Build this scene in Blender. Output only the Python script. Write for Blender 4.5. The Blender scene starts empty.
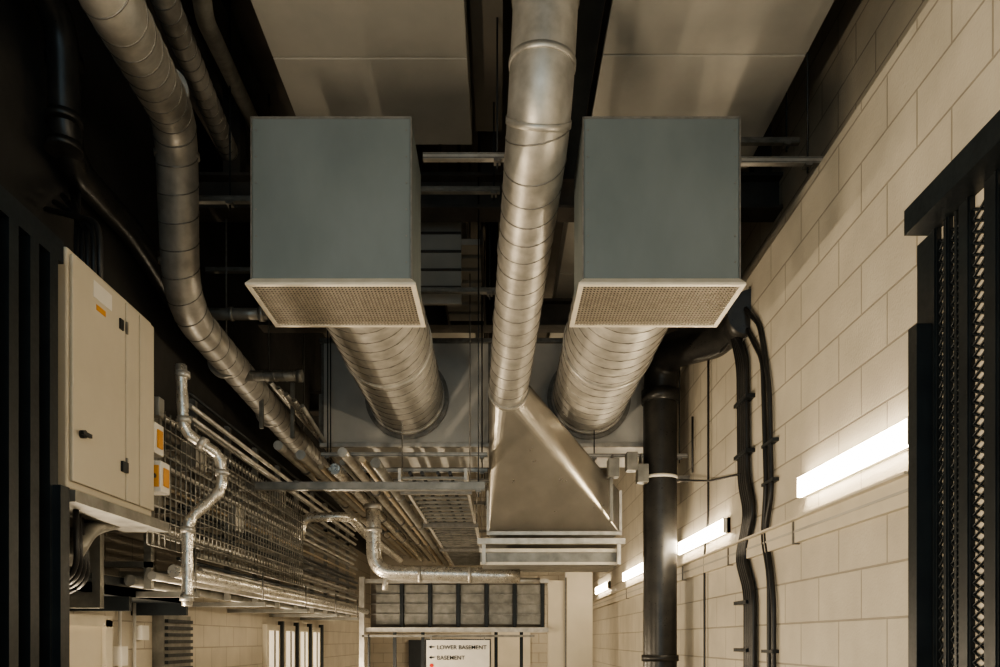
import bpy, math, random
from mathutils import Vector, Matrix
random.seed(4)
F=800.0; CX=500.0; CY=640.0; EYE=1.65
def W(px,py,d):
    return Vector(((px-CX)*d/F, d, (CY-py)*d/F+EYE))
def V(x,y,h): return Vector((x,y,h+EYE))

# ---------------------------------------------------------------- materials
def newmat(name):
    m=bpy.data.materials.new(name); m.use_nodes=True
    nt=m.node_tree; b=nt.nodes['Principled BSDF']
    return m,nt,b
def noisy(name,c1,c2,scale=4,rough=.5,metal=0.0,bump=.1,rvar=.15,detail=6,bscale=None,stretch=None):
    m,nt,b=newmat(name); N=nt.nodes; L=nt.links
    tc=N.new('ShaderNodeTexCoord'); src=tc.outputs['Object']
    if stretch:
        mp=N.new('ShaderNodeMapping'); mp.inputs['Scale'].default_value=stretch; L.new(src,mp.inputs[0]); src=mp.outputs[0]
    n=N.new('ShaderNodeTexNoise'); n.inputs['Scale'].default_value=scale; n.inputs['Detail'].default_value=detail
    L.new(src,n.inputs['Vector'])
    cr=N.new('ShaderNodeValToRGB'); cr.color_ramp.elements[0].color=(*c1,1); cr.color_ramp.elements[1].color=(*c2,1)
    cr.color_ramp.elements[0].position=.3; cr.color_ramp.elements[1].position=.7
    L.new(n.outputs['Fac'],cr.inputs['Fac']); L.new(cr.outputs['Color'],b.inputs['Base Color'])
    n2=N.new('ShaderNodeTexNoise'); n2.inputs['Scale'].default_value=bscale or scale*6; n2.inputs['Detail'].default_value=4
    L.new(src,n2.inputs['Vector'])
    mr=N.new('ShaderNodeMapRange'); mr.inputs['To Min'].default_value=max(.05,rough-rvar); mr.inputs['To Max'].default_value=min(1,rough+rvar)
    L.new(n2.outputs['Fac'],mr.inputs['Value']); L.new(mr.outputs['Result'],b.inputs['Roughness'])
    b.inputs['Metallic'].default_value=metal
    if bump:
        bp=N.new('ShaderNodeBump'); bp.inputs['Strength'].default_value=bump; bp.inputs['Distance'].default_value=.01
        L.new(n2.outputs['Fac'],bp.inputs['Height']); L.new(bp.outputs['Normal'],b.inputs['Normal'])
    return m
def blockwall(name,c1,c2,cm,bw,bh,axis='Y',bump=.6):
    m,nt,b=newmat(name); N=nt.nodes; L=nt.links
    tc=N.new('ShaderNodeTexCoord'); sp=N.new('ShaderNodeSeparateXYZ'); cb=N.new('ShaderNodeCombineXYZ')
    L.new(tc.outputs['Object'],sp.inputs[0]); L.new(sp.outputs[axis],cb.inputs['X']); L.new(sp.outputs['Z'],cb.inputs['Y'])
    br=N.new('ShaderNodeTexBrick'); br.inputs['Scale'].default_value=1; br.inputs['Brick Width'].default_value=bw; br.inputs['Row Height'].default_value=bh
    br.inputs['Mortar Size'].default_value=.007; br.inputs['Mortar Smooth'].default_value=.3
    br.inputs['Color1'].default_value=(*c1,1); br.inputs['Color2'].default_value=(*c2,1); br.inputs['Mortar'].default_value=(*cm,1)
    L.new(cb.outputs[0],br.inputs['Vector'])
    n=N.new('ShaderNodeTexNoise'); n.inputs['Scale'].default_value=3; n.inputs['Detail'].default_value=8
    L.new(tc.outputs['Object'],n.inputs['Vector'])
    mx=N.new('ShaderNodeMix'); mx.data_type='RGBA'; mx.blend_type='MULTIPLY'; mx.inputs['Factor'].default_value=.4
    L.new(br.outputs['Color'],mx.inputs[6])
    mr=N.new('ShaderNodeMapRange'); mr.inputs['From Min'].default_value=.3; mr.inputs['From Max'].default_value=.7; mr.inputs['To Min'].default_value=.6; mr.inputs['To Max'].default_value=1
    L.new(n.outputs['Fac'],mr.inputs['Value']); L.new(mr.outputs[0],mx.inputs[7])
    L.new(mx.outputs[2],b.inputs['Base Color']); b.inputs['Roughness'].default_value=.5
    n3=N.new('ShaderNodeTexNoise'); n3.inputs['Scale'].default_value=60; L.new(tc.outputs['Object'],n3.inputs['Vector'])
    ma=N.new('ShaderNodeMath'); ma.operation='MULTIPLY_ADD'; ma.inputs[1].default_value=.25
    inv=N.new('ShaderNodeMath'); inv.operation='SUBTRACT'; inv.inputs[0].default_value=1
    L.new(br.outputs['Fac'],inv.inputs[1]); L.new(n3.outputs['Fac'],ma.inputs[0]); L.new(inv.outputs[0],ma.inputs[2])
    bp=N.new('ShaderNodeBump'); bp.inputs['Strength'].default_value=bump; bp.inputs['Distance'].default_value=.014
    L.new(ma.outputs[0],bp.inputs['Height']); L.new(bp.outputs['Normal'],b.inputs['Normal'])
    return m
def emis(name,c,s):
    m,nt,b=newmat(name); b.inputs['Base Color'].default_value=(*c,1)
    b.inputs['Emission Color'].default_value=(*c,1); b.inputs['Emission Strength'].default_value=s; return m

M={}
M['galv']=noisy('galvanised_steel',(.39,.37,.335),(.60,.575,.53),9,.44,.6,.06,rvar=.1,bscale=30)
M['hood']=noisy('brushed_steel',(.40,.375,.335),(.52,.49,.44),3,.30,.85,.02,rvar=.06,bscale=10)
M['galvdark']=noisy('weathered_galvanised',(.17,.165,.15),(.31,.30,.27),7,.45,.55,.08)
M['panel']=noisy('blue_grey_sheet',(.150,.176,.178),(.20,.228,.230),2.2,.5,.3,.04,rvar=.1,bscale=14,stretch=(1,1,.5))
M['plenum']=noisy('plenum_sheet',(.50,.49,.46),(.62,.60,.56),3,.5,.15,.05)
M['seam']=noisy('seam_steel',(.18,.17,.155),(.28,.27,.25),20,.45,.6,0)
M['frame']=noisy('cream_frame',(.60,.55,.46),(.70,.65,.56),10,.45,.2,0)
M['mesh']=noisy('grille_wire',(.25,.22,.175),(.33,.29,.23),20,.5,.2,0)
M['dark']=noisy('black_paint',(.008,.011,.014),(.016,.021,.024),6,.4,.1,.05)
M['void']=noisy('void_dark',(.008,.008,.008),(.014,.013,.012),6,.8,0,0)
M['blackpipe']=noisy('black_pipe',(.018,.018,.018),(.038,.036,.033),8,.33,.1,.08)
M['cable']=noisy('black_cable',(.012,.012,.013),(.024,.024,.024),8,.4,0,0)
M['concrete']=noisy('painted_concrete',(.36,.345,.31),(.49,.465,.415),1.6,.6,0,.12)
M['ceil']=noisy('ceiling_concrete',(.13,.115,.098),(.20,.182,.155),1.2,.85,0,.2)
M['upper']=noisy('shade_dark_wall',(.028,.027,.026),(.05,.047,.043),1.2,.85,0,.2)  # near-black base colour stands in for shade high on the left wall
M['mid']=blockwall('shaded_block_wall',(.24,.21,.17),(.21,.185,.15),(.12,.1,.08),.45,.225,'Y')  # darker copy of the left block wall, weaker light put into its colour
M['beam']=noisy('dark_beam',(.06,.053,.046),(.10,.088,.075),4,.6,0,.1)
M['floor']=noisy('floor_concrete',(.20,.185,.16),(.28,.26,.225),2,.5,0,.1)
M['cab']=noisy('cabinet_cream',(.52,.47,.38),(.59,.53,.43),2,.42,.0,.03)
M['yellow']=noisy('orange_plastic',(.62,.28,.04),(.7,.34,.06),6,.4,0,0)
M['white']=noisy('white_plastic',(.7,.67,.61),(.78,.75,.69),6,.4,0,0)
M['red']=noisy('red_plastic',(.6,.03,.02),(.7,.05,.03),6,.4,0,0)
M['trunk']=noisy('trunking_cream',(.56,.51,.42),(.64,.58,.48),4,.45,0,.03)
M['lag']=noisy('foil_lagging',(.50,.475,.43),(.74,.71,.65),14,.3,.75,.3,bscale=40)
M['copper']=noisy('conduit_tan',(.34,.28,.20),(.46,.38,.28),10,.4,.4,.05)
M['blockR']=blockwall('block_wall_right',(.60,.55,.46),(.565,.515,.43),(.36,.32,.26),.62,.295,'Y')
M['blockL']=blockwall('block_wall_left',(.60,.54,.44),(.56,.50,.41),(.40,.35,.28),.45,.225,'Y')
M['blockB']=blockwall('block_wall_back',(.5,.45,.37),(.48,.43,.35),(.34,.3,.24),.45,.225,'X')
M['tube']=emis('fluorescent_diffuser',(1,.85,.62),42)
M['glass']=emis('window_glow',(1,.86,.64),.7)

# ---------------------------------------------------------------- builder
class B:
    def __init__(s): s.v=[];s.f=[];s.m=[];s.sm=[];s.mats=[]
    def mi(s,k):
        if k not in s.mats: s.mats.append(k)
        return s.mats.index(k)
    def poly(s,pts,k,smooth=False):
        o=len(s.v); s.v+= [Vector(p) for p in pts]; s.f.append(list(range(o,o+len(pts)))); s.m.append(s.mi(k)); s.sm.append(smooth)
    def hexa(s,p,k):
        o=len(s.v); s.v+=[Vector(q) for q in p]
        for f in ((3,2,1,0),(4,5,6,7),(0,1,5,4),(1,2,6,5),(2,3,7,6),(3,0,4,7)):
            s.f.append([o+i for i in f]); s.m.append(s.mi(k)); s.sm.append(False)
    def box(s,x0,x1,y0,y1,h0,h1,k):
        x0,x1=sorted((x0,x1)); y0,y1=sorted((y0,y1)); h0,h1=sorted((h0,h1))
        s.hexa([V(x0,y0,h0),V(x1,y0,h0),V(x1,y1,h0),V(x0,y1,h0),V(x0,y0,h1),V(x1,y0,h1),V(x1,y1,h1),V(x0,y1,h1)],k)
    def frames(s,P):
        T=[]
        n=len(P)
        for i in range(n):
            a=P[max(0,i-1)]; b=P[min(n-1,i+1)]; t=(b-a); T.append(t.normalized() if t.length>1e-9 else Vector((0,1,0)))
        up=Vector((0,0,1)) if abs(T[0].z)<.9 else Vector((0,1,0))
        N=[(up-T[0]*up.dot(T[0])).normalized()]
        for i in range(1,n):
            q=T[i-1].rotation_difference(T[i]); v=q@N[-1]; v=(v-T[i]*v.dot(T[i])).normalized(); N.append(v)
        return [(P[i],N[i],T[i].cross(N[i])) for i in range(n)]
    def tube(s,P,r,k,n=20,caps=True,smooth=True):
        fr=s.frames(P); o=len(s.v); R=r if isinstance(r,(list,tuple)) else [r]*len(P)
        for (p,a,b),rr in zip(fr,R):
            for j in range(n):
                t=2*math.pi*j/n; s.v.append(p+a*(rr*math.cos(t))+b*(rr*math.sin(t)))
        mi=s.mi(k)
        for i in range(len(P)-1):
            for j in range(n):
                s.f.append([o+i*n+j,o+i*n+(j+1)%n,o+(i+1)*n+(j+1)%n,o+(i+1)*n+j]); s.m.append(mi); s.sm.append(smooth)
        if caps:
            s.f.append([o+j for j in range(n)][::-1]); s.m.append(mi); s.sm.append(False)
            e=o+(len(P)-1)*n; s.f.append([e+j for j in range(n)]); s.m.append(mi); s.sm.append(False)
    def helix(s,P,r,pitch,w,k):
        fr=s.frames(P); L=[0]
        for i in range(1,len(P)): L.append(L[-1]+(P[i]-P[i-1]).length)
        tot=L[-1]; seg=22; n=int(tot/pitch*seg); H=[]; i=0
        for q in range(n+1):
            d=tot*q/n
            while i<len(L)-2 and L[i+1]<d: i+=1
            u=(d-L[i])/max(1e-9,L[i+1]-L[i]); u=min(max(u,0),1)
            p=fr[i][0].lerp(fr[i+1][0],u); a=fr[i][1].lerp(fr[i+1][1],u).normalized(); b=fr[i][2].lerp(fr[i+1][2],u).normalized()
            t=2*math.pi*q/seg; H.append(p+a*r*math.cos(t)+b*r*math.sin(t))
        s.tube(H,w,k,n=4,caps=False)
    def collar(s,p,d,r,l,k,n=28):
        d=Vector(d).normalized(); s.tube([p-d*l/2,p+d*l/2],r,k,n)
    def obj(s,name,parent=None,bevel=0,edge=False):
        me=bpy.data.meshes.new(name); me.from_pydata([tuple(v) for v in s.v],[],s.f)
        for k in s.mats: me.materials.append(M[k])
        for p,mi,sm in zip(me.polygons,s.m,s.sm): p.material_index=mi; p.use_smooth=sm
        me.update(); o=bpy.data.objects.new(name,me); bpy.context.collection.objects.link(o)
        if bevel:
            md=o.modifiers.new('bevel','BEVEL'); md.width=bevel; md.segments=2; md.limit_method='ANGLE'
        if parent: o.parent=parent
        return o
def fillet(pts,rad,n=8,step=.25):
    pts=[Vector(p) for p in pts]; out=[pts[0]]
    R=rad if isinstance(rad,(list,tuple)) else [rad]*len(pts)
    for i in range(1,len(pts)-1):
        a,b,c=pts[i-1],pts[i],pts[i+1]; u=(a-b); v=(c-b)
        r=min(R[i],u.length*.48,v.length*.48)
        p0=b+u.normalized()*r; p2=b+v.normalized()*r
        for k in range(n+1):
            t=k/n; out.append(p0*(1-t)**2+b*2*t*(1-t)+p2*t*t)
    out.append(pts[-1])
    res=[out[0]]
    for i in range(1,len(out)):
        d=(out[i]-out[i-1]); m=max(1,int(d.length/step))
        for k in range(1,m+1): res.append(out[i-1]+d*k/m)
    return res

# ---------------------------------------------------------------- room shell
CEIL=5.2
b=B(); b.box(2.1,2.35,-3,18.5,-EYE,3.13,'blockR'); b.box(2.1,2.35,-3,18.5,3.13,3.131,'concrete'); b.obj('wall_right')
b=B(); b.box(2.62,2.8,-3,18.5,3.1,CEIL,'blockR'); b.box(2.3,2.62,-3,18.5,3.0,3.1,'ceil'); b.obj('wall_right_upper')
b=B(); b.box(-3.2,-3.0,-3,18.5,-EYE,.5,'blockL'); b.obj('wall_left')
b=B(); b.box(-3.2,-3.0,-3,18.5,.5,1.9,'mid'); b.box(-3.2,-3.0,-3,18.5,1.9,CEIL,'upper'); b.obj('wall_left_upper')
b=B(); b.box(-3.2,2.8,18.5,18.7,-EYE,CEIL,'blockB'); b.obj('wall_back')
b=B(); b.box(-3.2,2.8,-3,18.5,-EYE-.2,-EYE,'floor'); b.obj('floor')
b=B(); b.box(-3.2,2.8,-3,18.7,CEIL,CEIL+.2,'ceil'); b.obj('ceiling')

def slab(x0,x1,y0,y1,seams,h=4.2):
    b=B(); prev=y0
    for sy in list(seams)+[y1]:
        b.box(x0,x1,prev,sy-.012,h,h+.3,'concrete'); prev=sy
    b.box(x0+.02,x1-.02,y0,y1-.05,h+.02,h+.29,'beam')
    for yy in (y0+1,y1-.5):
        b.box((x0+x1)/2-.05,(x0+x1)/2+.05,yy,yy+.1,h+.3,CEIL,'beam')
    return b.obj('ceiling_panel',bevel=.008)
slab(-1.64,-.235,.5,6.8,[2.2,4.0,5.78])
slab(.74,2.2,.5,7.15,[2.2,4.0,5.75])
slab(-1.9,-.35,8.2,12,[9.4,10.6],4.3)
slab(.7,2.1,8.2,12,[9.4,10.6],4.3)

for y,h in ((3.2,4.55),(5.3,4.6),(7.4,4.0),(9.9,3.9),(12.6,3.6),(15.2,3.3)):
    b=B(); b.box(-3.0,2.62,y,y+.26,h,h+.03,'beam'); b.box(-3.0,2.62,y+.11,y+.15,h+.03,h+.3,'beam'); b.box(-3.0,2.62,y,y+.26,h+.3,h+.33,'beam')
    if h+.33<CEIL: 
        for x in (-2.5,-.1,2.45): b.box(x-.08,x+.08,y+.05,y+.21,h+.33,CEIL,'beam')
    b.obj('steel_beam')
for x in (-2.3,.35):
    b=B(); b.box(x-.14,x+.14,1,18.5,4.95,4.98,'beam'); b.box(x-.02,x+.02,1,18.5,4.98,CEIL,'beam'); b.obj('longitudinal_beam')
b=B()
b.box(.50,.68,.5,7.2,4.15,4.4,'dark'); 
for y in (1,4,7): b.box(.57,.6,y,y+.03,4.4,CEIL,'dark')
b.obj('cable_trunking')
b=B(); b.box(-.21,.02,1.0,7.0,4.45,4.6,'ceil')
for y in (1.5,4,6.5): b.box(-.12,-.08,y,y+.04,4.6,CEIL,'beam')
b.obj('ceiling_tray')

# ---------------------------------------------------------------- box ducts with grille
def air_handling(xc,hw,name):
    D0,D1=5.0,5.62; h0,h1=2.24,3.27
    root=bpy.data.objects.new(name,None); bpy.context.collection.objects.link(root)
    b=B(); b.box(xc-hw,xc+hw,D0,D1,h0,h1,'panel'); 
    o=b.obj('housing',root,bevel=.012)
    b=B()
    for x in (xc-hw,xc+hw):
        b.box(x-.004,x+.004,D0-.004,D0+.03,h0,h1,'seam')
    b.box(xc-hw,xc+hw,D0-.004,D0+.0,h1-.012,h1,'seam')
    for i in range(6):
        for x in (xc-hw+.03,xc+hw-.03):
            p=V(x,D0-.002,h0+.12+i*.165); b.tube([p,p+Vector((0,-.003,0))],.005,'seam',8)
    b.obj('edge_trim',root)
    fw=.032; X0,X1,Y0,Y1=xc-hw-.03,xc+hw+.03,D0-.03,D1+.03
    b=B()
    t=[V(xc-hw,D0,h0+.02),V(xc+hw,D0,h0+.02),V(xc+hw,D1,h0+.02),V(xc-hw,D1,h0+.02)]
    q=[V(X0,Y0,h0-.02),V(X1,Y0,h0-.02),V(X1,Y1,h0-.02),V(X0,Y1,h0-.02)]
    for i in range(4): b.poly([q[i],q[(i+1)%4],t[(i+1)%4],t[i]],'frame')
    hb=h0-.032
    b.box(X0,X1,Y0,Y0+fw,hb,h0-.018,'frame'); b.box(X0,X1,Y1-fw,Y1,hb,h0-.018,'frame')
    b.box(X0,X0+fw,Y0+fw,Y1-fw,hb,h0-.018,'frame'); b.box(X1-fw,X1,Y0+fw,Y1-fw,hb,h0-.018,'frame')
    b.obj('grille_frame',root)
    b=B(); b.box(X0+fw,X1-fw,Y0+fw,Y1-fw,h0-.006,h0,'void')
    n=44
    for i in range(1,n):
        x=X0+fw+(X1-X0-2*fw)*i/n; b.box(x-.0045,x+.0045,Y0+fw,Y1-fw,h0-.026,h0-.018,'mesh')
    n=20
    for i in range(1,n):
        y=Y0+fw+(Y1-Y0-2*fw)*i/n; b.box(X0+fw,X1-fw,y-.005,y+.005,h0-.03,h0-.026,'mesh')
    b.obj('grille_mesh',root)
    hc=2.75; r=.415
    P=fillet([V(xc,D1-.02,hc),V(xc,9.12,hc)],0)
    b=B(); b.tube(P,r,'galv',48,caps=False); b.helix(P,r,.2,.008,'seam')
    for y in (D1+.05,7.4,9.02):
        b.collar(V(xc,y,hc),(0,1,0),r+.014,.07,'galv',48)
    b.collar(V(xc,9.07,hc),(0,1,0),r+.06,.02,'seam',48)
    b.obj('spiral_duct',root)
air_handling(-1.055,.50,'air_diffuser_duct')
air_handling(1.01,.49,'air_diffuser_duct.001')

b=B(); b.box(-2.02,1.72,9.12,10.3,2.22,3.4,'plenum')
for x in (-2.02,-.12,1.72): b.box(x-.015,x+.015,9.1,9.12,2.22,3.4,'seam')
b.box(-2.05,1.75,9.08,9.14,2.19,2.24,'galv'); b.box(-2.05,1.75,9.08,9.14,3.38,3.43,'seam')
for x in (-1.9,1.6): b.tube([V(x,9.3,3.4),V(x,9.3,CEIL)],.012,'seam',6)
b.obj('plenum_duct',bevel=.01)

# ---------------------------------------------------------------- centre spiral duct + fishtail
root=bpy.data.objects.new('supply_duct_with_transition',None); bpy.context.collection.objects.link(root)
r=.2
pts=[V(.285,4.9,CEIL),W(546,0,4.9),W(539,125,4.95),V(.085,8.25,2.56)]
P=fillet(pts,[0,.2,.42,0],14,.2)
b=B(); b.tube(P,r,'galv',40); b.helix(P[:10],r,.19,.006,'seam'); b.helix(P[26:],r,.19,.006,'seam')
for i in (12,20,27):
    t=(P[i+1]-P[i-1]); b.collar(P[i],t,r+.008,.04,'galv',36)
for y in (.35,.62):
    p=P[27].lerp(P[-1],y); b.collar(p,P[-1]-P[-2],r+.008,.06,'galv',36)
b.obj('spiral_duct',root)
c=V(.085,8.2,2.56); n=32
x0,x1,ha,hb,yb=-.12,1.34,1.21,1.68,9.0
b=B(); ring=[];rect=[]
for j in range(n):
    t=2*math.pi*(j+.5)/n; cx,cz=math.cos(t),math.sin(t)
    ring.append(c+Vector((r*cx,0,r*cz)))
    q=int(((t)/(math.pi/2)))%4
    rect.append([V(x1,yb,hb),V(x0,yb,hb),V(x0,yb,ha),V(x1,yb,ha)][q])
for j in range(n):
    k=(j+1)%n
    if rect[j]==rect[k]: b.poly([ring[j],rect[j],ring[k]],'hood')
    else: b.poly([ring[j],rect[j],rect[k],ring[k]],'hood')
b.box(x0-.03,x1+.03,yb-.02,yb+.03,ha-.03,ha+.01,'galv')
b.box(x1,x1+.03,yb-.02,yb+.03,ha,hb,'galv')
b.box(x0-.03,x0,yb-.02,yb+.03,ha,hb,'galv')
b.box(x0,x1,yb,10.4,ha,hb,'galvdark')
b.collar(c,(0,1,-.1),r+.012,.05,'galv',36)
b.obj('transition_hood',root)
b=B()
b.box(-.25,1.38,8.8,8.9,1.06,1.12,'galv'); b.box(-.25,1.38,9.6,9.7,1.06,1.12,'galv')
b.box(-.22,1.34,8.9,9.6,1.07,1.10,'galvdark')
b.box(-.22,1.33,8.95,9.02,.86,1.0,'galvdark'); b.box(-.22,1.33,8.92,8.95,.98,1.02,'frame'); b.box(-.22,1.33,8.92,8.95,.84,.87,'frame')
for x in (-.2,1.3): b.box(x,x+.04,8.86,8.92,.84,1.06,'galv')
b.box(-.2,1.32,9.02,9.9,.84,.9,'galvdark')
b.obj('support_rails',root)

def spiral(pts,rad,r,pitch,mat='galv',seamw=.006,segs=32):
    P=fillet(pts,rad,10,.2); b=B(); b.tube(P,r,mat,segs)
    if pitch: b.helix(P,r,pitch,seamw,'seam')
    return b,P
b,P=spiral([V(-1.9,2.6,3.3),W(112,0,3.95),W(176,120,5.6),W(181,305,6.5),V(-2.5,13.5,2.26)],[0,.1,.3,.4,0],.145,.2)
for q in (W(164,90,5.25),W(177,155,5.75),W(179,262,6.3)):
    b.collar(q,(0,.25,-1) if q.y>5.5 else (-.2,1,.1),.156,.035,'galv')
for y in (7.6,9,10.6): 
    b.collar(V(-2.5-.14*(13.5-y)/7,y,2.26+ (13.5-y)*.065),(0,1,0),.155,.05,'galv')
    b.tube([V(-2.6,y,2.3+(13.5-y)*.06),V(-2.6,y,CEIL)],.008,'seam',6)
b.obj('extract_spiral_duct')
b,P=spiral([V(-1.9,4.1,3.9),W(165,0,5.0),W(245,190,8.5),V(-2.6,10,4.6)],[0,.1,.3,0],.085,.16)
b.obj('ceiling_spiral_duct')
b,P=spiral([V(-2.85,3.6,4.2),W(62,20,5.0),W(66,160,5.2),W(135,235,6.3),W(175,300,7.0),V(-2.8,10,2.9)],[0,.2,.25,.3,.3,0],.095,None,'blackpipe')
for yy in (60,120,148): b.collar(W(64,yy,5.12),(0,0,1),.112,.05,'blackpipe')
b.obj('black_drain_pipe')
b,P=spiral([V(-1.5,3.6,4.0),W(205,20,5.2),W(262,140,7.8),V(-1.95,9.1,4.0)],[0,.1,.1,0],.06,None,'galvdark'); b.obj('ceiling_pipe')
b,P=spiral([W(200,314,7.6),W(268,314,7.6)],0,.055,None,'galv'); 
b.collar(W(262,314,7.6),(1,0,0),.07,.05,'galv'); b.collar(W(232,314,7.6),(1,0,0),.065,.03,'galv'); b.obj('branch_pipe')

def strut(x0,x1,y,h,rods,k='galvdark',t=.045):
    b=B(); b.box(x0,x1,y,y+t,h,h+t,k); b.box(x0,x1,y-.004,y,h+.004,h+.012,'seam'); b.box(x0,x1,y-.004,y,h+t-.012,h+t-.004,'seam')
    for x in rods: b.tube([V(x,y+t/2,h-.06),V(x,y+t/2,CEIL)],.007,'dark',6); b.box(x-.025,x+.025,y-.01,y+t+.01,h-.02,h,'seam')
    return b.obj('strut_hanger')
strut(-.55,.05,5.7,3.43,(-.02,),'galv')
strut(1.72,2.3,5.7,3.4,(2.2,),'galv')
strut(1.72,2.4,6.4,3.98,(2.3,),'galvdark')
strut(-.7,.0,6.6,3.7,(-.05,))
strut(-.9,.0,7.7,3.35,(-.1,)); strut(-.9,.0,8.3,3.6,(-.1,))
strut(-2.4,-1.4,6.2,3.4,(-2.1,),'galvdark'); strut(-2.8,-1.5,7.6,3.5,(-2.2,),'galvdark')
strut(-2.52,-.14,7.4,1.39,(-.2,),'galvdark',.075)
strut(-1.97,-.14,8.8,2.02,(-1.9,-.2),'galv'); strut(-1.97,-.14,8.95,1.88,(-1.9,-.2),'galv'); strut(-1.97,-.14,10.4,2.05,(-1.9,-.2),'galv')
strut(-2.0,-.1,11.5,1.95,(-1.9,-.2),'galvdark');strut(-2.0,-.1,13,1.75,(-1.9,-.2),'galvdark')
strut(.95,2.09,8.9,2.03,(1.05,2.0),'galv')
b=B(); b.tube(fillet([W(236,488,7.4),W(232,490,7.4),W(231,535,7.4)],.05),.032,'galvdark',12); b.collar(W(231,537,7.4),(0,0,1),.045,.08,'dark'); b.obj('drop_bracket')
b=B()
for x,h in ((1.18,1.78),(1.38,1.85),(1.5,1.72)):
    b.box(x,x+.12,8.7,8.85,h,h+.2,'galvdark'); b.box(x+.05,x+.07,8.8,8.95,h+.2,2.05,'seam')
b.box(1.2,1.24,8.75,8.8,1.3,1.8,'galvdark')
b.obj('damper_actuator',bevel=.006)
b=B()
for i in range(7): b.box(-.62,-.2,7.9+i*.28,8.1+i*.28,3.9,3.96,'concrete')
b.box(-.64,-.61,7.9,9.9,3.9,4.05,'beam'); b.box(-.2,-.17,7.9,9.9,3.9,4.05,'beam')
for x in (-.6,-.2): b.tube([V(x,8,4),V(x,8,CEIL)],.01,'seam',6)
b.obj('ceiling_louvre_panel')
b=B(); b.box(-.85,-.38,7.85,7.89,3.3,4.35,'concrete')
for h in (3.45,3.62,3.8,3.98,4.15): b.box(-.85,-.38,7.835,7.85,h,h+.02,'beam')
for x in (-.8,-.42): b.box(x,x+.03,7.87,7.9,4.35,CEIL,'beam')
b.obj('hanging_slat_panel')

b=B()
for x,h,r,k in ((-2.28,2.0,.05,'galv'),(-2.12,1.92,.035,'copper'),(-2.0,1.86,.05,'galv'),(-1.86,1.80,.03,'copper'),(-1.74,1.80,.06,'lag'),(-1.58,1.78,.03,'galvdark'),(-1.46,1.74,.045,'galv'),(-1.3,1.7,.03,'copper'),(-1.18,1.68,.05,'galvdark')):
    P=fillet([V(x,8.5-random.random()*1.2,h),V(x,17.8,h)],0); b.tube(P,r,k,14)
    for y in (9.4,11.8,14.2): b.collar(V(x,y,h),(0,1,0),r+.012,.05,'seam',14)
b.obj('overhead_pipe_bundle')
b=B()
for x in (-1.02,-.36): b.box(x,x+.03,8,17.5,1.6,1.72,'galv')
for i in range(34): b.box(-1.0,-.36,8.05+i*.28,8.1+i*.28,1.62,1.645,'galvdark')
for x in (-.9,-.78,-.62,-.5): b.tube([V(x,8,1.67),V(x,17.5,1.67)],.02,'cable',8)
for y in (8.5,11,14): 
    b.box(-1.06,-.3,y,y+.045,1.55,1.6,'seam')
    for x in (-1.04,-.32): b.tube([V(x,y+.02,1.55),V(x,y+.02,CEIL)],.008,'seam',6)
b.obj('cable_ladder')
b,P=spiral([W(300,540,9.5),W(302,518,9.5),W(350,516,9.5),W(366,535,10.5),W(400,560,14)],.22,.055,None,'lag'); b.obj('lagged_pipe')
b,P=spiral([W(373,505,9.6),W(374,572,9.6),W(520,576,9.6)],.25,.088,None,'lag')
for q,d in ((W(374,530,9.6),(0,0,1)),(W(420,574,9.6),(1,0,0)),(W(470,575,9.6),(1,0,0))): b.collar(q,d,.097,.04,'galv')
b.collar(W(373,507,9.6),(0,0,1),.105,.06,'galv'); b.obj('lagged_elbow_pipe')
b,P=spiral([W(385,590,9.6),W(385,578,9.6),W(540,581,9.6)],.1,.035,None,'galv'); b.obj('condensate_pipe')
b,P=spiral([W(240,376,7.8),W(302,376,7.8)],.1,.05,.1,'galvdark'); b.collar(W(300,376,7.8),(1,0,0),.06,.05,'galvdark'); b.obj('flexible_duct')
b=B()
for i in range(6):
    P=fillet([W(262+i*8,376+i*6,8.4),W(322+i*4,440+i*6,9.8)],0); b.tube(P,.026,'galv' if i%2 else 'lag',10)
for i in range(3):
    b.box(-2.5+i*.22,-2.46+i*.22,8.3+i*.4,8.34+i*.4,2.2,2.8,'galvdark')
b.obj('pipe_cluster')

# ---------------------------------------------------------------- left racks
b=B(); 
hs=[1.9,1.83,1.76,1.68,1.6,1.5,1.42,1.34,1.27,1.18,1.1,1.03,.95,.87,.8,.74,.68,.62,.56,.5,.44]
for i,h in enumerate(hs):
    r=random.choice([.012,.014,.02,.026,.014]); k=random.choice(['galvdark','galv','copper','galv','dark','galvdark'])
    b.tube([V(-2.32-.03*(i%3),5.4+random.random()*.8,h*.97),V(-2.32-.03*(i%3),13,h*.97)],r,k,10)
for y in [5.5+.8*i for i in range(10)]:
    b.box(-2.45,-2.40,y,y+.045,.35,1.9,'galvdark'); 
    for h in (.5,1.0,1.5): b.box(-3.0,-2.4,y,y+.04,h,h+.04,'galvdark')
for y,h in ((6.0,1.3),(6.9,.95),(8.3,1.4)):
    b.box(-2.4,-2.28,y,y+.22,h,h+.2,'galv')
b.obj('conduit_rack')
b=B()
y=5.15
while y<9.2: b.tube([V(-2.27,y,.62),V(-2.27,y,1.55)],.006,'galvdark',5); y+=.09
h=.62
while h<1.56: b.tube([V(-2.27,5.15,h),V(-2.27,9.2,h)],.006,'galvdark',5); h+=.09
for y in (5.3,7.9): b.box(-3.0,-2.27,y,y+.04,1.0,1.04,'galvdark')
b.obj('wire_basket_tray')
b=B()
for j,(x,h) in enumerate(((-2.2,.52),(-2.35,.48),(-2.5,.44))): b.tube([V(x,5.4,h*.8+.05),V(x,13.2,h*.8+.05)],[.045,.03,.04][j],['lag','galv','galvdark'][j],14)
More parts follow.
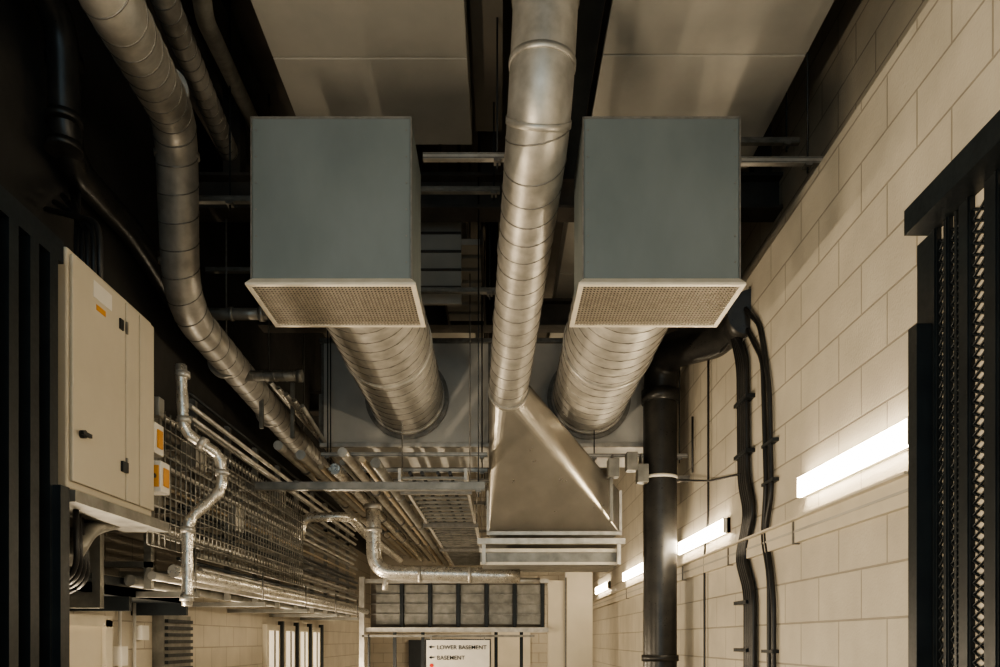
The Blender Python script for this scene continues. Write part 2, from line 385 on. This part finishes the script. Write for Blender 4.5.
for y in (5.6,7.2,8.8,10.4,12): b.box(-3.0,-2.12,y,y+.05,.3,.34,'galvdark'); b.tube([V(-2.14,y+.02,.34),V(-2.14,y+.02,.6)],.008,'seam',6)
b.obj('lagged_pipe_run')
b=B(); P=fillet([W(181,365,5.35),W(184,432,5.35),W(221,456,5.5),W(222,490,5.5),W(188,520,5.35),W(187,606,5.35)],.075,6,.05)
b.tube(P,[.037+.003*math.sin(i*1.7) for i in range(len(P))],'lag',14)
for q,d in ((W(183,375,5.35),(0,0,1)),(W(184,420,5.35),(0,0,1)),(W(188,530,5.35),(0,0,1)),(W(187,598,5.35),(0,0,1)),(W(222,473,5.5),(0,0,1)),(W(203,444,5.42),(1,0,-.6))): b.collar(q,d,.046,.04,'galv')
b.obj('zigzag_lagged_pipe')

root=bpy.data.objects.new('electrical_cabinet',None); bpy.context.collection.objects.link(root)
b=B(); b.box(-3.0,-2.22,4.1,5.1,.78,2.02,'cab'); b.obj('body',root,bevel=.01)
b=B(); b.box(-2.22,-2.2,4.12,4.70,.82,1.99,'cab'); b.box(-2.22,-2.2,4.715,4.88,.82,1.99,'cab'); b.box(-2.22,-2.2,4.895,5.09,.82,1.99,'cab'); b.obj('doors',root,bevel=.006)
b=B()
for y,h in ((4.2,1.08),):
    b.tube([V(-2.2,y,h),V(-2.175,y,h)],.022,'dark',12); b.box(-2.18,-2.165,y-.04,y+.05,h-.01,h+.01,'dark')
b.box(-2.2,-2.185,4.64,4.71,.98,1.04,'dark')
for h in (1.0,1.8): b.box(-2.2,-2.19,4.70,4.715,h,h+.07,'seam')
b.box(-2.2,-2.19,4.62,4.66,1.80,1.86,'dark'); b.obj('handles',root)
b=B(); b.box(-2.2,-2.197,4.33,4.53,1.86,1.95,'white'); b.box(-2.2,-2.197,4.36,4.46,1.80,1.83,'yellow'); b.obj('warning_labels',root)
b=B(); b.box(-3.0,-2.15,4.05,5.2,.70,.76,'galvdark'); b.box(-3.0,-2.5,4.3,4.35,.2,.7,'galvdark'); b.box(-3.0,-2.5,5.0,5.05,.2,.7,'galvdark'); b.obj('shelf_bracket',root)
root=bpy.data.objects.new('isolator_switch_group',None); bpy.context.collection.objects.link(root)
b=B()
for x,y,h in ((-2.27,5.12,1.2),(-2.23,5.12,.95)):
    b.box(x-.08,x+.06,y,y+.14,h,h+.2,'white'); b.box(x-.05,x+.05,y-.01,y,h+.03,h+.17,'yellow'); b.tube([V(x+.02,y-.01,h+.1),V(x+.02,y-.03,h+.1)],.018,'dark',10)
    b.box(x+.06,x+.07,y+.03,y+.11,h+.04,h+.16,'yellow')
b.box(-2.3,-2.18,5.12,5.2,1.44,1.56,'galvdark'); b.box(-3.0,-2.3,5.14,5.45,.9,1.6,'galvdark')
b.obj('boxes',root,bevel=.006)
b=B()
for i in range(5):
    x=-2.3-.06*i; b.tube(fillet([V(x,4.6+.05*i,2.0),V(x,4.6+.05*i,2.4),V(-2.95,5.2+.1*i,2.8+.1*i)],.15),.018,'cable',8)
for i in range(4):
    b.tube(fillet([V(-2.28-.06*i,4.3+.14*i,.72),V(-2.3-.05*i,4.35+.14*i,.35),V(-2.9,4.6+.14*i,.2),V(-2.9,4.6+.14*i,-1.2)],.12),.016,'cable',8)
b.obj('cabinet_cables')
b=B()
P=fillet([W(70,560,4.5),W(90,528,4.7),W(118,520,5.0)],.1,8); b.tube(P,.05,'galvdark',14); b.obj('flexible_conduit')
b=B()
b.box(-2.99,-2.55,4.0,6.6,.3,.36,'dark'); b.box(-2.6,-2.55,4.0,6.6,.3,.42,'dark')
for y in (4.3,5.5,6.5): b.box(-3.0,-2.55,y,y+.04,.2,.3,'dark')
b.obj('cable_tray')
b=B(); b.box(-3.0,-2.9,6.9,7.5,-.35,.22,'galvdark')
for i in range(9): b.box(-2.9,-2.87,6.92,7.48,-.33+i*.06,-.30+i*.06,'dark')
b.obj('wall_louvre')
b=B()
for y in (6.25,6.5): b.tube([V(-2.97,y,.3),V(-2.97,y,-EYE)],.014,'white',8)
b.box(-3.0,-2.93,6.2,6.3,-.2,-.05,'white'); b.box(-3.0,-2.93,6.55,6.68,.0,.12,'white')
b.obj('surface_conduit')
for i,y in enumerate((10.1,10.9,11.7,12.5)):
    b=B(); b.box(-3.0,-2.94,y,y+.6,-1.0,.2,'trunk'); b.box(-2.945,-2.93,y+.1,y+.5,-.9,.12,'glass'); b.box(-2.94,-2.92,y+.28,y+.32,-.9,.12,'dark')
    b.box(-2.97,-2.9,y+.6,y+.66,-1.0,.25,'dark'); b.obj('window_%d'%(i+1))
b=B(); b.box(-3.0,-2.93,4.9,5.0,-EYE,.15,'trunk'); b.box(-3.0,-2.93,5.95,6.05,-EYE,.15,'trunk'); b.box(-3.0,-2.93,4.9,6.05,.1,.18,'trunk'); b.box(-3.0,-2.96,5.0,5.95,-EYE,.1,'cab'); b.tube([V(-2.96,5.12,-.6),V(-2.9,5.12,-.6)],.02,'dark',10); b.obj('door_1')

# ---------------------------------------------------------------- gates
b=B()
b.box(1.96,2.1,2.2,3.88,1.96,2.08,'dark')
b.box(2.097,2.099,2.0,3.97,-EYE,1.96,'trunk')
bars=[(3.80,3.98),(3.70,3.745),(3.53,3.62),(3.33,3.43),(3.2,3.25),(3.0,3.1),(2.8,2.9),(2.6,2.7),(2.4,2.5)]
for a,c_ in bars:
    b.box(2.075,2.097,a,c_,-EYE,1.96,'dark'); b.box(2.068,2.075,a+.01,a+.02,-EYE,1.96,'dark')
for (a,c_),(d,e) in zip(bars,bars[1:]):
    y0,y1=e,a; h=-EYE+.05; st=.05
    if d==3.53: 
        b.box(2.08,2.097,3.645,3.665,-EYE,1.96,'dark')
    while h<1.9:
        for s in (1,-1):
            b.tube([V(2.088,y0,h if s>0 else h+st),V(2.088,y1,h+st if s>0 else h)],.0065,'dark',4,caps=False)
        h+=st
b.box(2.0,2.09,3.84,3.92,-EYE,1.52,'dark')
b.obj('lattice_gate')
b=B()
b.box(-2.16,-3.0,2.2,3.96,1.86,1.97,'dark'); b.box(-2.4,-2.38,2.2,3.95,-EYE,1.86,'upper')
y=2.4
while y<3.9:
    b.box(-2.16,-2.22,y,y+.07,-EYE,1.86,'dark'); b.box(-2.2,-2.3,y+.09,y+.11,-EYE,1.86,'beam'); y+=.16
b.box(-2.12,-2.2,3.86,3.94,-EYE,.75,'dark'); b.obj('lattice_gate.001')
b=B(); b.box(-3.0,-2.4,2.0,4.02,1.98,2.1,'dark'); b.box(-3.0,-2.25,3.97,4.03,-EYE,1.97,'dark'); b.obj('gate_surround')

# ---------------------------------------------------------------- right wall things
lamps=[(4.0,1.48),(7.3,1.85),(11.4,1.9),(15.2,1.9),(.2,1.8),(-2.4,1.8)]
for i,(y,l) in enumerate(lamps):
    root=bpy.data.objects.new('fluorescent_batten' + ('.%03d'%i if i else ''),None); bpy.context.collection.objects.link(root)
    b=B(); b.box(2.07,2.1,y-.01,y+l+.01,.98,1.12,'white'); b.box(2.035,2.1,y-.01,y,.975,1.115,'white'); b.box(2.035,2.1,y+l,y+l+.01,.975,1.115,'white'); b.obj('housing',root)
    b=B(); b.box(2.04,2.07,y,y+l,.98,1.11,'tube'); b.obj('diffuser',root)
b=B(); b.box(2.06,2.1,4.0,18.5,.68,.83,'trunk'); b.box(2.055,2.06,4.0,18.5,.75,.765,'concrete'); b.box(2.02,2.1,4.0,18.5,.83,.845,'trunk')
for y in (5.6,7.2,9,11,13): b.box(2.05,2.1,y,y+.02,.67,.85,'seam')
b.obj('trunking_rail')
b=B()
P=fillet([V(1.78,8.9,-EYE),V(1.78,8.9,3.18),W(745,330,7.2),V(2.1,6.7,2.75)],[0,.42,.3,0],14)
b.tube(P,.185,'blackpipe',32)
for h in (-.2,2.7): b.collar(V(1.78,8.9,h),(0,0,1),.205,.07 if h<2 else .14,'blackpipe',32)
b.collar(V(1.78,8.9,1.80),(0,0,1),.195,.035,'white',32)
b.box(1.9,2.1,8.85,8.95,1.76,1.82,'seam'); b.obj('black_soil_pipe')
b=B(); b.tube(fillet([W(678,480,8.8),W(710,481,7.8),W(741,474,6.8)],.2),.01,'cable',6); b.obj('link_cable')
def cab(lines,r):
    b=B()
    for pts in lines: b.tube(fillet(pts,.12,8),r,'cable',10)
    return b
L=[]
for i in range(5):
    o=(i-2)*.05
    L.append([W(700,322,7.9)+Vector((0,0,.03*i)),V(2.05,7.0+o,2.62+.04*i),V(2.06,6.8+o,2.35),V(2.06,6.77+o,1.35),V(2.06,6.6+o,1.05),V(2.06,6.85+o,.7),V(2.06,6.6+o,.4),V(2.06,6.6+o,-EYE)])
b=cab(L,.022)
for h in (2.0,1.55,-.1,.3): b.box(2.02,2.1,6.58,6.92,h,h+.03,'dark')
b.obj('cable_bundle')
L=[[W(715,352,7.6),W(728,318,7.2),W(742,305,6.8),W(760,325,6.4),V(2.07,6.15,1.95),V(2.07,6.1,1.1),V(2.07,6.25,.85),V(2.07,6.12,.55),V(2.07,6.05,.3),V(2.07,6.05,-EYE)],
   [W(722,352,7.4),W(745,325,6.8),V(2.07,6.3,2.2),V(2.07,6.22,1.2),V(2.07,6.3,.8),V(2.07,6.15,.5),V(2.07,6.15,-EYE)]]
b=cab(L,.02); 
for h in (1.5,1.2,-.1): b.box(2.05,2.1,6.02,6.28,h,h+.025,'dark')
b.obj('looped_cable')
b=B(); b.tube(fillet([V(2.07,7.95,2.9),V(2.07,7.95,1.2),V(2.07,8.1,.9),V(2.07,8.1,-EYE)],.1),.012,'cable',8); b.tube([V(2.07,8.6,2.4),V(2.07,8.6,1.8)],.012,'cable',8); b.obj('wall_conduit')

# ---------------------------------------------------------------- far end bulkhead
b=B(); b.box(-2.3,.75,14.25,14.4,.22,1.02,'ceil')
for i in range(6):
    x=-2.2+i*.5; b.box(x,x+.42,14.2,14.25,.28,.98,'galvdark'); b.box(x+.43,x+.49,14.15,14.25,.22,1.02,'dark')
for h in (.45,.63,.8): b.box(-2.3,.75,14.17,14.2,h,h+.015,'seam')
b.box(-2.4,.85,14.0,14.2,1.0,1.07,'galv'); b.box(-2.4,.85,14.0,14.2,.14,.22,'galv'); b.box(-2.4,.6,13.9,14.0,.05,.09,'galvdark')
b.obj('bulkhead')
b=B(); b.box(-2.45,-2.36,13.9,14.0,-EYE,1.1,'galv'); b.box(-2.3,-2.27,13.9,14.0,-EYE,.1,'dark'); b.obj('post')
b=B(); b.box(.85,1.15,14.1,14.4,-EYE,1.05,'cab'); b.box(1.17,1.62,14.0,14.4,-EYE,1.25,'cab'); b.box(1.14,1.18,14.05,14.1,-EYE,1.1,'seam'); b.obj('wall_pier')
b=B(); b.box(-2.1,-1.35,18.4,18.5,-EYE,.0,'dark'); b.box(-.2,.7,18.4,18.5,-EYE,.2,'cab'); b.obj('door_2')
b=B()
for x in (-1.9,-1.4,-.1,.35): b.box(x,x+.06,14.2,14.25,-EYE,.14,'dark')
b.obj('doorway_frame')
root=bpy.data.objects.new('direction_sign',None); bpy.context.collection.objects.link(root)
b=B(); b.box(-1.27,-.18,13.8,13.83,-.55,0,'white'); b.box(-1.29,-.16,13.81,13.84,-.57,.02,'dark'); b.box(-1.2,-1.18,13.8,13.84,.0,.06,'seam'); b.box(-.28,-.26,13.8,13.84,0,.06,'seam'); b.obj('board',root)
def txt(s,x,h,size,name):
    cu=bpy.data.curves.new(name,'FONT'); cu.body=s; cu.size=size; cu.extrude=.002; cu.offset=.001
    o=bpy.data.objects.new(name,cu); bpy.context.collection.objects.link(o); o.location=V(x,13.796,h); o.rotation_euler=(math.pi/2,0,0); cu.materials.append(M['dark']); o.parent=root
txt('LOWER BASEMENT',-1.09,-.16,.1,'text_lower_basement'); txt('BASEMENT',-1.09,-.34,.1,'text_basement')
b=B()
for h in (-.12,-.30):
    b.box(-1.2,-1.13,13.79,13.8,h-.008,h+.008,'dark'); b.poly([V(-1.23,13.79,h),V(-1.18,13.79,h-.03),V(-1.18,13.79,h+.03)],'dark')
b.tube([V(-1.18,13.8,-.44),V(-1.18,13.79,-.44)],.035,'red',16); b.obj('arrows',root)

# ---------------------------------------------------------------- lights
def area(name,loc,rot,sx,sy,e,c):
    l=bpy.data.lights.new(name,'AREA'); l.shape='RECTANGLE'; l.size=sx; l.size_y=sy; l.energy=e; l.color=c
    o=bpy.data.objects.new(name,l); o.location=loc; o.rotation_euler=rot; bpy.context.collection.objects.link(o); return o
warm=(1,.83,.60)
for y in (5.5,9.0,12.5):
    area('left_batten_light',V(-2.85,y,-.75),(0,math.radians(-105),0),.12,1.5,95,warm)
area('near_left_batten_light',V(-2.3,1.0,-.3),(0,math.radians(-125),0),.2,1.6,170,warm)
area('far_corridor_light',V(0,16.2,1.4),(0,0,0),.3,1.5,70,warm)

w=bpy.data.worlds.new('world'); bpy.context.scene.world=w; w.use_nodes=True
bg=w.node_tree.nodes['Background']; bg.inputs[0].default_value=(.58,.78,.88,1); bg.inputs[1].default_value=1.25
try: bpy.context.scene.view_settings.look='AgX - Medium High Contrast'
except Exception as e: print('look',e)

cam=bpy.data.cameras.new('camera'); cam.sensor_width=36; cam.lens=F*36/1000; cam.shift_y=(CY-333.5)/1000; cam.clip_start=.05
co=bpy.data.objects.new('camera',cam); co.location=(0,0,EYE); co.rotation_euler=(math.pi/2,0,0); bpy.context.collection.objects.link(co)
bpy.context.scene.camera=co
